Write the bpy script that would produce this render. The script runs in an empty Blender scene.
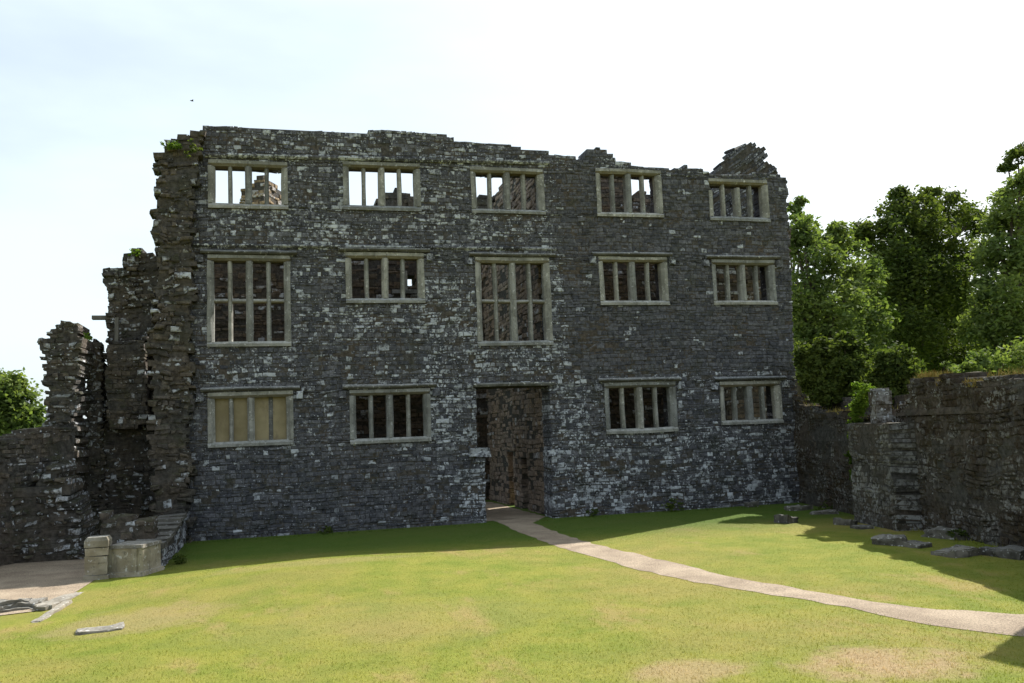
import bpy, math, random
from mathutils import Vector, Matrix, noise as mnoise
R = math.radians
SC = bpy.context.scene
COL = SC.collection
rng = random.Random(7)

# ------------------------------------------------------------------ camera
EYE = Vector((0, 0, 2.65)); FPX = 900.05
PITCH, ROLL, YAW = R(5.828), R(-2.2215), R(-14.570)
cy, sy = math.cos(YAW), math.sin(YAW)
FW = Vector((-sy*math.cos(PITCH), cy*math.cos(PITCH), math.sin(PITCH)))
RT0 = Vector((cy, sy, 0)); UP0 = RT0.cross(FW)
RT = RT0*math.cos(ROLL) + UP0*math.sin(ROLL)
UP = -RT0*math.sin(ROLL) + UP0*math.cos(ROLL)
cam_d = bpy.data.cameras.new('camera'); cam = bpy.data.objects.new('camera', cam_d); COL.objects.link(cam)
cam_d.sensor_width = 36; cam_d.lens = FPX/1024*36; cam_d.clip_end = 3000; cam_d.clip_start = 0.1
m = Matrix.Identity(4)
for i in range(3):
    m[i][0], m[i][1], m[i][2], m[i][3] = RT[i], UP[i], -FW[i], EYE[i]
cam.matrix_world = m
SC.camera = cam

# ------------------------------------------------------------------ world, sun, exposure
SUN = Vector((0.93, 0.60, 1.02)).normalized()          # towards the sun
w = bpy.data.worlds.new('World'); SC.world = w; w.use_nodes = True
nt = w.node_tree; bg = nt.nodes['Background']
sky = nt.nodes.new('ShaderNodeTexSky'); sky.sky_type = 'NISHITA'; sky.sun_disc = False
sky.sun_elevation = math.asin(SUN.z); sky.sun_rotation = math.atan2(SUN.x, SUN.y)
sky.air_density = 1.0; sky.dust_density = 3.5; sky.ozone_density = 1.0
tc = nt.nodes.new('ShaderNodeTexCoord'); mp = nt.nodes.new('ShaderNodeMapping'); mp.inputs['Scale'].default_value = (1.2, 1.2, 3.5); nt.links.new(tc.outputs['Generated'], mp.inputs[0])
cn = nt.nodes.new('ShaderNodeTexNoise'); cn.inputs['Scale'].default_value = 1.6; cn.inputs['Detail'].default_value = 5; cn.inputs['Roughness'].default_value = .55; nt.links.new(mp.outputs[0], cn.inputs['Vector'])
cr = nt.nodes.new('ShaderNodeMapRange'); cr.interpolation_type = 'SMOOTHSTEP'; cr.inputs[1].default_value = .28; cr.inputs[2].default_value = .68; cr.inputs[3].default_value = .50; cr.inputs[4].default_value = .74; nt.links.new(cn.outputs['Fac'], cr.inputs[0])
cm = nt.nodes.new('ShaderNodeMix'); cm.data_type = 'RGBA'; nt.links.new(cr.outputs[0], cm.inputs[0]); nt.links.new(sky.outputs[0], cm.inputs[6]); cm.inputs[7].default_value = (7.7, 8.8, 9.3, 1)   # thin high cloud
nt.links.new(cm.outputs[2], bg.inputs[0]); bg.inputs[1].default_value = 0.072
sun_d = bpy.data.lights.new('sun', 'SUN'); sun_d.energy = 5.0; sun_d.angle = R(0.5); sun_d.color = (1, 0.95, 0.86)
sun = bpy.data.objects.new('sun', sun_d); COL.objects.link(sun)
sun.rotation_euler = SUN.to_track_quat('Z', 'Y').to_euler(); sun.location = (20, 20, 40)
SC.view_settings.view_transform = 'Standard'; SC.view_settings.look = 'None'
SC.view_settings.exposure = 1.05; SC.view_settings.gamma = 1

# ------------------------------------------------------------------ helpers
def ray(u, v): return FW + RT*((u-512)/FPX) - UP*((v-341.5)/FPX)
def at(u, v, Y): d = ray(u, v); return EYE + d*(Y/d.y)          # photo point on the plane y = Y
def gd(u, v, Z=0.0): d = ray(u, v); return EYE + d*((Z-EYE.z)/d.z)
def onp(u, v, P, N): d = ray(u, v); return EYE + d*((P-EYE).dot(N)/d.dot(N))

def tag(o, label=None, cat=None, group=None, kind=None):
    if label: o['label'] = label
    if cat: o['category'] = cat
    if group: o['group'] = group
    if kind: o['kind'] = kind
    return o
def empty(name, loc, label, cat, group=None, rz=0):
    o = bpy.data.objects.new(name, None); COL.objects.link(o); o.location = loc; o.rotation_euler = (0, 0, rz)
    o.empty_display_size = .3
    return tag(o, label, cat, group)

class MB:
    def __init__(s): s.v = []; s.f = []; s.c = []; s.m = []
    def face(s, idx, col=(.5, 0, 0), mi=0): s.f.append(idx); s.c.append(col); s.m.append(mi)
    def prism(s, ring0, ring1, col=(.5, 0, 0), mi=0, cap=True):
        n = len(ring0); b = len(s.v); s.v += [tuple(p) for p in ring0] + [tuple(p) for p in ring1]
        for i in range(n): j = (i+1) % n; s.face((b+i, b+j, b+n+j, b+n+i), col, mi)
        if cap: s.face(tuple(range(b+n-1, b-1, -1)), col, mi); s.face(tuple(range(b+n, b+2*n)), col, mi)
    def box(s, x0, x1, y0, y1, z0, z1, col=(.5, 0, 0), mi=0, j=0, r=None):
        r = r or rng; q = lambda: r.uniform(-j, j)
        P = [(x+q(), y+q(), z+q()) for z in (z0, z1) for x, y in ((x0, y0), (x1, y0), (x1, y1), (x0, y1))]
        s.prism(P[:4], P[4:], col, mi)
    def tube(s, pts, rad, n=8, col=(.5, 0, 0), mi=0):
        rings = []
        for i, p in enumerate(pts):
            p = Vector(p); a = Vector(pts[max(i-1, 0)]); b = Vector(pts[min(i+1, len(pts)-1)])
            d = (b-a).normalized(); q = d.cross(Vector((0.31, .9, .2))).normalized(); w_ = d.cross(q)
            rr = rad[i] if isinstance(rad, (list, tuple)) else rad
            rings.append([p + (q*math.cos(2*math.pi*k/n) + w_*math.sin(2*math.pi*k/n))*rr for k in range(n)])
        for a, b in zip(rings[:-1], rings[1:]): s.prism(a, b, col, mi, cap=False)
        b0 = len(s.v); s.v += [tuple(p) for p in rings[-1]]; s.face(tuple(range(b0, b0+n)), col, mi)
    def build(s, name, mats, parent=None, loc=None, smooth=False):
        me = bpy.data.meshes.new(name); me.from_pydata(s.v, [], s.f)
        a = me.attributes.new('st', 'FLOAT_COLOR', 'FACE')
        a.data.foreach_set('color', [x for c in s.c for x in (c[0], c[1], c[2], 1)])
        if not isinstance(mats, (list, tuple)): mats = [mats]
        for q in mats: me.materials.append(q)
        me.polygons.foreach_set('material_index', s.m)
        me.validate(); me.update()
        if smooth: me.polygons.foreach_set('use_smooth', [True]*len(me.polygons))
        o = bpy.data.objects.new(name, me); COL.objects.link(o)
        if loc is not None: o.location = loc
        if parent is not None: o.parent = parent
        return o

def recalc(o):
    import bmesh
    bm = bmesh.new(); bm.from_mesh(o.data); bmesh.ops.recalc_face_normals(bm, faces=bm.faces); bm.to_mesh(o.data); bm.free(); return o

def wear(o, a=.02):
    for v in o.data.vertices:
        p = v.co; n_ = mnoise.noise_vector(p*2.3)*a + mnoise.noise_vector(p*9)*a*.55; v.co = p + n_
    return o
def scan(poly, v):
    xs = []
    for (a, b), (c, d) in zip(poly, poly[1:]+poly[:1]):
        if (b <= v) != (d <= v): xs.append(a + (v-b)*(c-a)/(d-b))
    xs.sort(); return list(zip(xs[::2], xs[1::2]))
def subtract(iv, h0, h1):
    out = []
    for a, b in iv:
        if h1 <= a or h0 >= b: out.append((a, b)); continue
        if h0 > a: out.append((a, h0))
        if h1 < b: out.append((h1, b))
    return out

def masonry(mb, O, U, V, N, T, poly, holes=(), h=(.09, .16), wd=(.16, .5), rag=.09, dep=.03, joint=.005,
            zone=None, seed=1, core=True, cuts=(), jit=.016, rag_right=None, warp=.022, cd=.014, org=.012):
    """Lay rubble courses inside a polygon of the wall plane (u,v); every stone is a chamfered block as deep as the wall."""
    r = random.Random(seed); nv0 = len(mb.v)
    vmin = min(p[1] for p in poly); vmax = max(p[1] for p in poly)
    cuts = sorted(set(list(cuts) + [q for hh in holes for q in (hh[2], hh[3])]))
    P = lambda u, v, d: tuple(O + U*u + V*v + N*d)
    v = vmin
    while v < vmax - .02:
        hh = r.uniform(*h)
        nxt = v + hh
        for c in cuts:
            if v + 1e-4 < c < nxt + .04: nxt = c; break
        v0, v1 = v, nxt; vm = (v0+v1)/2; v = nxt
        iv = scan(poly, min(vm, vmax-.01))
        iv = [(a + r.uniform(-rag, rag), b + (r.uniform(-rag, rag) if rag_right is None else r.uniform(-rag_right, rag_right))) for a, b in iv]
        for x0, x1, z0, z1 in holes:
            if z0 < vm < z1: iv = subtract(iv, x0 + r.uniform(-.01, .01), x1 + r.uniform(-.01, .01))
        for a, b in iv:
            if b - a < .06: continue
            if core:
                bx = [(a+.015, v0-.02, -cd), (b-.015, v0-.02, -cd), (b-.015, v0-.02, -T+.035), (a+.015, v0-.02, -T+.035)]
                tx = [(p[0], v1-.004, p[2]) for p in bx]
                mb.prism([P(*p) for p in bx], [P(*p) for p in tx], (.5, 0, .3), 1)
            u = a
            while u < b - .01:
                ww = r.uniform(*wd)*(1.0 if r.random() < .8 else 1.5)
                e = u + ww
                if b - e < wd[0]*.7: e = b
                z = zone((u+e)/2, vm) if zone else (.3, .2)
                white = 0.0
                if r.random() < z[0]: white = r.uniform(.45, 1)
                col = (r.random(), white, z[1])
                j = lambda: r.uniform(-jit, jit)
                d = r.uniform(-dep, dep) + (dep*1.2 if r.random() < .08 else 0)
                u0, u1, w0, w1 = u+joint, e-joint, v0+joint*.7, v1-joint*.7
                c = min(.015 + dep*.2, (w1-w0)*.28, (u1-u0)*.3)
                cr = [(u0+j(), w0+j()), (u1+j(), w0+j()), (u1+j(), w1+j()), (u0+j(), w1+j())]
                cu = sum(q[0] for q in cr)/4; cv = sum(q[1] for q in cr)/4
                base = len(mb.v)
                for q in cr:
                    su = 1-2*c/max(u1-u0, .05); sv = 1-2*c/max(w1-w0, .05)
                    mb.v.append(P(cu+(q[0]-cu)*su, cv+(q[1]-cv)*sv, d + r.uniform(-.008, .008)))
                for q in cr: mb.v.append(P(q[0], q[1], d-c*.8))
                for q in cr: mb.v.append(P(q[0], q[1], -T - d))
                B = base
                mb.face((B, B+1, B+2, B+3), col)
                for k in range(4):
                    n = (k+1) % 4
                    mb.face((B+4+k, B+4+n, B+n, B+k), col)
                    mb.face((B+8+k, B+8+n, B+4+n, B+4+k), col)
                mb.face((B+11, B+10, B+9, B+8), col)
                u = e
    for i in range(nv0, len(mb.v)):
        x, y, z = mb.v[i]; a = x + y
        if org: nv = mnoise.noise_vector(Vector((x, y, z))*1.4)*org + mnoise.noise_vector(Vector((x, y, z))*4.5)*org*.6; x += nv.x; y += nv.y; z += nv.z
        mb.v[i] = (x + warp*.5*math.sin(z*2.1+seed), y, z + warp*(math.sin(a*1.1+seed+z*.6) + .7*math.sin(a*2.7+z*1.9+seed*2)))
    return mb

# ------------------------------------------------------------------ materials
class NT:
    def __init__(s, name):
        s.m = bpy.data.materials.new(name); s.m.use_nodes = True; s.t = s.m.node_tree; s.b = s.t.nodes['Principled BSDF']
        s.b.inputs['Roughness'].default_value = .93; s.b.inputs['Specular IOR Level'].default_value = .15
        g = s.t.nodes.new('ShaderNodeNewGeometry'); s.g = g; s.pos = g.outputs['Position']; s.nor = g.outputs['Normal']; s.rpi = g.outputs['Random Per Island']
    def L(s, a, b): s.t.links.new(a, b)
    def put(s, sock, val):
        if hasattr(val, 'is_linked') or hasattr(val, 'links'): s.L(val, sock)
        elif isinstance(val, (tuple, list)) and len(val) == 3 and sock.type == 'RGBA': sock.default_value = (*val, 1)
        else: sock.default_value = val
    def math(s, op, a, b=0.0, c=None, clamp=False):
        n = s.t.nodes.new('ShaderNodeMath'); n.operation = op; n.use_clamp = clamp
        s.put(n.inputs[0], a); s.put(n.inputs[1], b)
        if c is not None: s.put(n.inputs[2], c)
        return n.outputs[0]
    def noise(s, scale, detail=4, rough=.6, vec=None, dist=0):
        n = s.t.nodes.new('ShaderNodeTexNoise'); n.inputs['Scale'].default_value = scale; n.inputs['Detail'].default_value = detail
        n.inputs['Roughness'].default_value = rough; n.inputs['Distortion'].default_value = dist
        s.L(vec or s.pos, n.inputs['Vector']); return n.outputs['Fac']
    def scaled(s, v, off=(0, 0, 0)):
        n = s.t.nodes.new('ShaderNodeMapping'); s.L(s.pos, n.inputs[0]); n.inputs['Scale'].default_value = v; n.inputs['Location'].default_value = off; return n.outputs[0]
    def ramp(s, x, a, b, lo=0.0, hi=1.0):
        n = s.t.nodes.new('ShaderNodeMapRange'); n.interpolation_type = 'SMOOTHSTEP'; s.put(n.inputs[0], x)
        n.inputs[1].default_value = a; n.inputs[2].default_value = b; n.inputs[3].default_value = lo; n.inputs[4].default_value = hi; return n.outputs[0]
    def mix(s, f, a, b, mode='MIX'):
        n = s.t.nodes.new('ShaderNodeMix'); n.data_type = 'RGBA'; n.blend_type = mode
        s.put(n.inputs[0], f); s.put(n.inputs[6], a); s.put(n.inputs[7], b); return n.outputs[2]
    def attr(s):
        n = s.t.nodes.new('ShaderNodeAttribute'); n.attribute_name = 'st'; q = s.t.nodes.new('ShaderNodeSeparateColor'); s.L(n.outputs['Color'], q.inputs[0]); return q.outputs
    def sep(s, v):
        q = s.t.nodes.new('ShaderNodeSeparateXYZ'); s.L(v, q.inputs[0]); return q.outputs
    def bump(s, h, strength, dist):
        n = s.t.nodes.new('ShaderNodeBump'); n.inputs['Strength'].default_value = strength; n.inputs['Distance'].default_value = dist
        s.L(h, n.inputs['Height']); s.L(n.outputs[0], s.b.inputs['Normal'])
    def out(s, col): s.put(s.b.inputs['Base Color'], col); return s.m

def rubble(name, dark, light, brown=(.09, .065, .045), lich=(.48, .50, .545), spot=.5, moss=.3, brown_amt=.5, mosscol=(.03, .034, .012), blotch=.0, fine=0):
    t = NT(name); a = t.attr()
    n1 = t.noise(.55, 3); n2 = t.noise(9, 5, .65); n3 = t.noise(34, 3, .6); n4 = t.noise(1.7, 4, .65)
    c = t.mix(a[0], dark, light)
    bt = t.math('MULTIPLY', t.ramp(t.math('ADD', n1, t.math('MULTIPLY', a[0], .25)), .5, .78), brown_amt)
    c = t.mix(bt, c, brown)
    c = t.mix(1.0, c, t.mix(t.ramp(n2, .25, .8), (.45, .45, .45), (1.45, 1.45, 1.45)), 'MULTIPLY')
    # pale lichen: whole stones first, broken by noise, then scattered rosettes
    ls = t.math('MULTIPLY', a[1], t.ramp(t.math('ADD', t.math('MULTIPLY', t.noise(4.2, 4, .6), .7), t.math('MULTIPLY', n2, .6)), .58, .74))
    thr = t.math('SUBTRACT', .785, t.math('MULTIPLY', a[2], .24*spot*2))
    sp = t.noise(6.5, 3, .55)
    sp2 = t.noise(15, 2, .5)
    r1 = t.math('MULTIPLY', t.math('SUBTRACT', t.math('ADD', t.math('MULTIPLY', sp, .62), t.math('MULTIPLY', sp2, .52)), thr), 16, clamp=True)
    sp3 = 0.0 if not fine else t.math('MULTIPLY', t.math('MULTIPLY', t.ramp(t.noise(19, 2, .5), .655, .70), t.ramp(a[2], .1, .35)), .75)
    r1 = t.math('MAXIMUM', r1, sp3)
    lm = t.math('MAXIMUM', ls, t.math('MULTIPLY', r1, .9), clamp=True)
    if blotch: lm = t.math('MULTIPLY', lm, t.ramp(t.math('ADD', t.noise(.9, 5, .7), t.math('MULTIPLY', n2, .12)), .50, .64, 1-blotch, 1))
    c = t.mix(lm, c, lich)
    up = t.sep(t.nor)[2]
    mo = t.math('MULTIPLY', t.ramp(t.math('ADD', n4, t.math('MULTIPLY', up, .22)), .52, .68), moss)
    c = t.mix(mo, c, mosscol)
    t.bump(t.math('ADD', n2, t.math('MULTIPLY', n3, .5)), .75, .035)
    return t.out(c)

M = {}
M['facade'] = rubble('slate_rubble', (.052, .053, .063), (.130, .131, .150), brown=(.08, .068, .06), moss=.32, brown_amt=.22, fine=1)
M['mortar'] = rubble('old_mortar', (.055, .053, .051), (.075, .07, .064), spot=.2)
M['brown'] = rubble('brown_rubble', (.042, .039, .038), (.118, .106, .095), brown=(.10, .076, .055), spot=.45, moss=.6, brown_amt=.55)
M['inner'] = rubble('inner_rubble', (.065, .054, .048), (.17, .14, .115), brown=(.12, .085, .058), spot=.25, moss=.3, brown_amt=.8)
M['passage'] = rubble('passage_rubble', (.17, .135, .115), (.34, .275, .23), brown=(.22, .155, .11), spot=.2, moss=.25, brown_amt=.6)
M['warm'] = rubble('warm_rubble', (.15, .11, .07), (.32, .25, .17), brown=(.3, .2, .1), spot=.2, moss=.2)
M['mossy'] = rubble('mossy_rubble', (.040, .035, .031), (.105, .095, .085), brown=(.04, .028, .018), lich=(.2, .195, .19), blotch=.9, spot=.85, moss=.95, brown_amt=1.0, mosscol=(.035, .027, .014))
M['butt'] = rubble('lichened_rubble', (.055, .052, .05), (.15, .145, .135), brown=(.06, .045, .03), lich=(.26, .26, .26), blotch=.6, spot=.62, moss=.6, brown_amt=.7, mosscol=(.035, .03, .017))
def limestone(name, a=(.172, .17, .16), b=(.285, .282, .272), underside=(.12, .09, .045), upl=.5):
    t = NT(name); n1 = t.noise(2.2, 4); n2 = t.noise(14, 5, .65); n3 = t.noise(50, 2)
    c = t.mix(t.ramp(n1, .35, .65), a, b); c = t.mix(t.ramp(n2, .56, .72), c, (.12, .115, .10)); c = t.mix(t.math('MULTIPLY', t.ramp(t.noise(11, 3), .6, .68), .8), c, (.48, .48, .48))
    dn = t.math('MULTIPLY', t.ramp(t.sep(t.nor)[2], -.4, -.9), t.ramp(n1, .3, .5)); c = t.mix(t.math('MULTIPLY', dn, .85), c, underside)  # darker brown tone on faces turned down, broken by noise
    up = t.math('MULTIPLY', t.ramp(t.sep(t.nor)[2], .4, .9), t.ramp(n2, .35, .6)); c = t.mix(t.math('MULTIPLY', up, upl), c, (.5, .51, .52))
    oi = t.t.nodes.new('ShaderNodeObjectInfo'); c = t.mix(1.0, c, t.mix(oi.outputs['Random'], (.72, .74, .76), (1.15, 1.12, 1.05)), 'MULTIPLY')
    st = t.noise(5, 5, .7, t.scaled((1, 1, .3))); c = t.mix(t.math('MULTIPLY', t.ramp(st, .5, .72), .6), c, (.07, .068, .058))
    t.bump(t.math('ADD', n2, t.math('MULTIPLY', n3, .4)), .5, .02); return t.out(c)
M['lime'] = limestone('weathered_limestone')
M['hood'] = limestone('dark_weathered_stone', (.075, .074, .073), (.17, .172, .178), (.05, .042, .025))
M['panel'] = None
t = NT('buff_plaster'); n = t.noise(1.6, 4, .6); c = t.mix(t.ramp(n, .3, .7), (.19, .155, .09), (.27, .225, .14)); c = t.mix(t.math('MULTIPLY', t.ramp(t.noise(4, 5, .7, t.scaled((1, 1, .35))), .5, .7), .6), c, (.13, .10, .075)); t.bump(t.noise(25, 3), .3, .01); M['panel'] = t.out(c)
M['pale'] = limestone('pale_sunlit_stone', (.13, .117, .097), (.23, .21, .18), (.10, .085, .06), .2)
M['warm_lime'] = limestone('tan_dressed_stone', (.215, .185, .135), (.34, .305, .245))
M['fallen'] = limestone('fallen_stone', (.06, .055, .048), (.135, .125, .11), (.06, .052, .038), .15)

def lawn_colour(t):
    n1 = t.noise(.22, 4, .6); n2 = t.noise(1.1, 5, .65); n3 = t.noise(22, 4, .7); n4 = t.noise(.5, 5, .65, t.scaled((1.6, .8, 1), (7, 3, 0)))
    c = t.mix(t.ramp(n2, .3, .7), (.160, .205, .027), (.252, .254, .046))
    c = t.mix(t.math('MULTIPLY', t.ramp(n1, .43, .66), .52), c, (.31, .24, .085))
    c = t.mix(t.math('MULTIPLY', t.ramp(n4, .53, .70), .62), c, (.34, .25, .105))
    p = t.sep(t.pos)
    def patch(cx, cy_, rx, ry, amt):
        dx = t.math('DIVIDE', t.math('SUBTRACT', p[0], cx), rx); dy = t.math('DIVIDE', t.math('SUBTRACT', p[1], cy_), ry)
        d = t.math('ADD', t.math('MULTIPLY', dx, dx), t.math('MULTIPLY', dy, dy)); d = t.math('ADD', d, t.math('MULTIPLY', t.math('SUBTRACT', n2, .5), 3.2))
        return t.math('MULTIPLY', t.ramp(d, 1.2, .2), amt)
    for q in ((6.3, 8.75, 1.15, .75, .95), (4.25, 9.35, .8, .55, .7), (1.5, 13.5, 3.0, 1.6, .15), (-2.2, 15.4, 1.3, 1.2, .5), (.5, 19.2, 2.2, .8, .3)):
        c = t.mix(patch(*q), c, (.37, .268, .15))
    near = t.ramp(p[1], 19.5, 23.5); c = t.mix(t.math('MULTIPLY', near, .8), c, (.055, .112, .016))  # greener grass before the front, with its shadow darkened into the colour
    c = t.mix(1.0, c, t.mix(t.ramp(n3, .25, .75), (.86, .86, .84), (1.13, 1.13, 1.12)), 'MULTIPLY')
    return c, n3, n2
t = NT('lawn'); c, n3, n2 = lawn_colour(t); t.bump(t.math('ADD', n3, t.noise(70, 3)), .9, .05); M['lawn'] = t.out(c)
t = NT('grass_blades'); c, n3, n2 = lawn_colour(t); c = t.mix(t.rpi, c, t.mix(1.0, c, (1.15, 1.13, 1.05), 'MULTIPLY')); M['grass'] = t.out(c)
tl = t.t.nodes.new('ShaderNodeBsdfTranslucent'); t.L(c, tl.inputs[0]); ms = t.t.nodes.new('ShaderNodeMixShader'); ms.inputs[0].default_value = .5
t.L(t.b.outputs[0], ms.inputs[1]); t.L(tl.outputs[0], ms.inputs[2]); t.L(ms.outputs[0], t.t.nodes['Material Output'].inputs[0])
t = NT('gravel'); n2 = t.noise(1.3, 4); n3 = t.noise(38, 4, .7); c = t.mix(t.ramp(n2, .3, .7), (.235, .185, .138), (.345, .28, .21)); c = t.mix(1.0, c, t.mix(t.ramp(n3, .3, .7), (.6, .6, .6), (1.3, 1.3, 1.3)), 'MULTIPLY'); t.bump(n3, .8, .03); M['path'] = t.out(c)
def leafmat(name, a, b, tr=.36):
    t = NT(name); c = t.mix(t.rpi, a, b); n = t.noise(.5, 3); c = t.mix(1.0, c, t.mix(t.ramp(n, .35, .65), (.75, .8, .8), (1.2, 1.15, 1.05)), 'MULTIPLY')
    t.out(c); t.b.inputs['Roughness'].default_value = .75; t.b.inputs['Specular IOR Level'].default_value = .1
    tl = t.t.nodes.new('ShaderNodeBsdfTranslucent'); t.L(t.mix(1.0, c, (1.5, 1.6, .7), 'MULTIPLY'), tl.inputs[0])
    ms = t.t.nodes.new('ShaderNodeMixShader'); ms.inputs[0].default_value = tr; t.L(t.b.outputs[0], ms.inputs[1]); t.L(tl.outputs[0], ms.inputs[2])
    t.L(ms.outputs[0], t.t.nodes['Material Output'].inputs[0]); return t.m
M['leaf_dark'] = leafmat('oak_leaves', (.038, .060, .016), (.10, .125, .034))
M['leaf_mid'] = leafmat('ash_leaves', (.075, .112, .036), (.16, .20, .07))
M['leaf_pale'] = leafmat('pale_leaves', (.08, .12, .04), (.15, .19, .065))
M['ivy'] = leafmat('ivy_leaves', (.06, .11, .015), (.13, .19, .03))
t = NT('bark'); n = t.noise(9, 5, .7, t.scaled((1, 1, .25))); t.bump(n, .8, .05); M['bark'] = t.out(t.mix(n, (.035, .028, .02), (.12, .10, .075)))
t = NT('old_timber'); n = t.noise(12, 4, .7, t.scaled((1, 1, .2))); M['timber'] = t.out(t.mix(n, (.05, .045, .04), (.20, .19, .17)))
t = NT('black_feathers'); M['bird'] = t.out((.03, .03, .035))

X, Yv, Z = Vector((1, 0, 0)), Vector((0, 1, 0)), Vector((0, 0, 1))
FY = 27.0
def pxpoly(pts, Y): return [(at(u, v, Y).x, at(u, v, Y).z) for u, v in pts]

# ------------------------------------------------------------------ ground
def gauss(x, y, cx, cy_, rx, ry): return math.exp(-((x-cx)/rx)**2 - ((y-cy_)/ry)**2)
def hgt(x, y):
    return .22*gauss(x, y, 1.0, 18.6, 3.0, 2.6) + .05*gauss(x, y, 10, 17, 3, 4) - .06*gauss(x, y, -4.5, 17, 2.5, 4) + .04*math.sin(x*.55+1)*math.sin(y*.5)*gauss(x, y, 3, 14, 9, 7)
def spaced(lo, hi, step, far):
    a = [lo + i*step for i in range(int((hi-lo)/step)+1)]
    e = [step*2]
    while sum(e) < far: e.append(e[-1]*1.7)
    l = []; q = lo
    for k in e: q -= k; l.append(q)
    g = []; q = a[-1]
    for k in e: q += k; g.append(q)
    return l[::-1] + a + g
xs, ys = spaced(-12, 20, .25, 900), spaced(5, 30, .25, 1200)
mb = MB()
for y in ys:
    for x in xs: mb.v.append((x, y, hgt(x, y)))
W_ = len(xs)
for j in range(len(ys)-1):
    for i in range(W_-1): mb.face((j*W_+i, j*W_+i+1, (j+1)*W_+i+1, (j+1)*W_+i))
tag(mb.build('lawn', M['lawn'], smooth=True), kind='structure')

def resample(pts, n):
    d = [0]
    for a, b in zip(pts, pts[1:]): d.append(d[-1] + (b-a).length)
    out = []
    for k in range(n):
        s = d[-1]*k/(n-1); i = 0
        while i < len(d)-2 and d[i+1] < s: i += 1
        f = (s-d[i])/max(d[i+1]-d[i], 1e-6); out.append(pts[i].lerp(pts[i+1], min(max(f, 0), 1)))
    return out
upx = [(534, 523), (563, 535), (597, 546), (668, 562), (748, 580), (839, 597), (925, 610), (1024, 615)]
lpx = [(490, 519), (512, 529), (554, 547), (628, 567), (697, 582), (759, 593), (839, 607), (913, 623), (970, 633), (1024, 638)]
up_ = [Vector((8.0, 35, 0)), Vector((8.05, 27.6, 0))] + [gd(*q) for q in upx] + [Vector((12, 8.9, 0))]
lo_ = [Vector((6.0, 35, 0)), Vector((6.05, 27.2, 0))] + [gd(*q) for q in lpx] + [Vector((11, 7.4, 0))]
PATH_A, PATH_B = resample(up_, 90), resample(lo_, 90)
mb = MB(); K = 6
for i, (a, b) in enumerate(zip(PATH_A, PATH_B)):
    for k in range(K):
        p = a.lerp(b, k/(K-1)); e = .05 if k in (0, K-1) else 0
        x, y = p.x + rng.uniform(-e, e), p.y + rng.uniform(-e, e)
        mb.v.append((x, y, hgt(x, y) + (.012 if 0 < k < K-1 else .006)))
for i in range(89):
    for k in range(K-1): mb.face((i*K+k, i*K+k+1, (i+1)*K+k+1, (i+1)*K+k))
tag(mb.build('path', M['path'], smooth=True), kind='structure')
# gravel yard on the left
yard = [gd(*q) for q in ((0, 612), (45, 607), (78, 590), (98, 578), (93, 560))] + [Vector((-4.4, 26.5, 0)), Vector((-8, 26.5, 0)), Vector((-9, 15.4, 0)), Vector((-4.9, 16.2, 0))]
cx_ = sum(p.x for p in yard)/len(yard); cy2 = sum(p.y for p in yard)/len(yard)
mb = MB(); rings = 5; n = 60
bd = resample(yard+[yard[0]], n+1)[:n]
for q in range(rings+1):
    for p in bd:
        x = cx_ + (p.x-cx_)*q/rings; y = cy2 + (p.y-cy2)*q/rings; mb.v.append((x, y, hgt(x, y)+.012))
for q in range(rings):
    for i in range(n): mb.face((q*n+i, q*n+(i+1) % n, (q+1)*n+(i+1) % n, (q+1)*n+i))
tag(recalc(mb.build('gravel_yard', M['path'])), kind='structure')

# ------------------------------------------------------------------ the facade
ZT, ZM, ZB = (11.037, 9.536), (8.187, 6.66), (4.115, 2.562)
COLX = [(-1.981, .336), (1.952, 4.332), (5.901, 8.308), (10.005, 12.388), (14.021, 16.289)]
def px_window(tl, tr, br, bl):
    q = [at(u, v, FY) for u, v in (tl, tr, br, bl)]
    return ((q[0].x+q[3].x)/2, (q[1].x+q[2].x)/2, (q[2].z+q[3].z)/2, (q[0].z+q[1].z)/2)
WIN = {
 'T1': px_window((208.8, 159.9), (287.3, 162.3), (288.4, 209.1), (207.6, 208.6)), 'T2': px_window((343.5, 161.7), (420.2, 163.4), (420.8, 211.5), (342.5, 210.3)),
 'T3': px_window((470, 166.4), (543.2, 169.3), (545, 214.5), (471.7, 213.3)), 'T4': px_window((594.5, 168.2), (660.8, 170.5), (663.2, 217.7), (598, 216.6)), 'T5': px_window((707.6, 178.8), (766.8, 180), (769.7, 221.5), (710.5, 221)),
 'M1': px_window((206.7, 254.9), (291.5, 255.5), (290.1, 346.3), (207.5, 347.1)), 'M2': px_window((344.6, 252.3), (424.3, 252.9), (424.3, 303.3), (346.5, 303.3)), 'M3': px_window((475.5, 257.6), (550.1, 257.6), (551.9, 345.4), (477.2, 345.4)),
 'M4': px_window((598.2, 256.4), (667.3, 257), (668.1, 305.9), (600.2, 304.5)), 'M5': px_window((710.9, 259.3), (775, 260.5), (775.8, 305.4), (714, 304.5)),
 'B1': px_window((208.2, 392), (293.1, 391.4), (293.1, 445.9), (207.6, 446.5)), 'B2': px_window((348.2, 389.6), (430.2, 388.5), (430.8, 442.4), (351.1, 443)),
 'B4': px_window((603.5, 382.7), (676.7, 381.7), (676.1, 432.1), (606.4, 433.3)), 'B5': px_window((721.1, 381.4), (780.3, 380.8), (782.6, 423.6), (719.9, 424.8))}
DOOR = (at(478, 450, FY).x, at(552, 450, FY).x, -.3, at(500, 386, FY).z)
DOORLOW = (at(486, 500, FY).x, DOOR[1]-.05)

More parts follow.
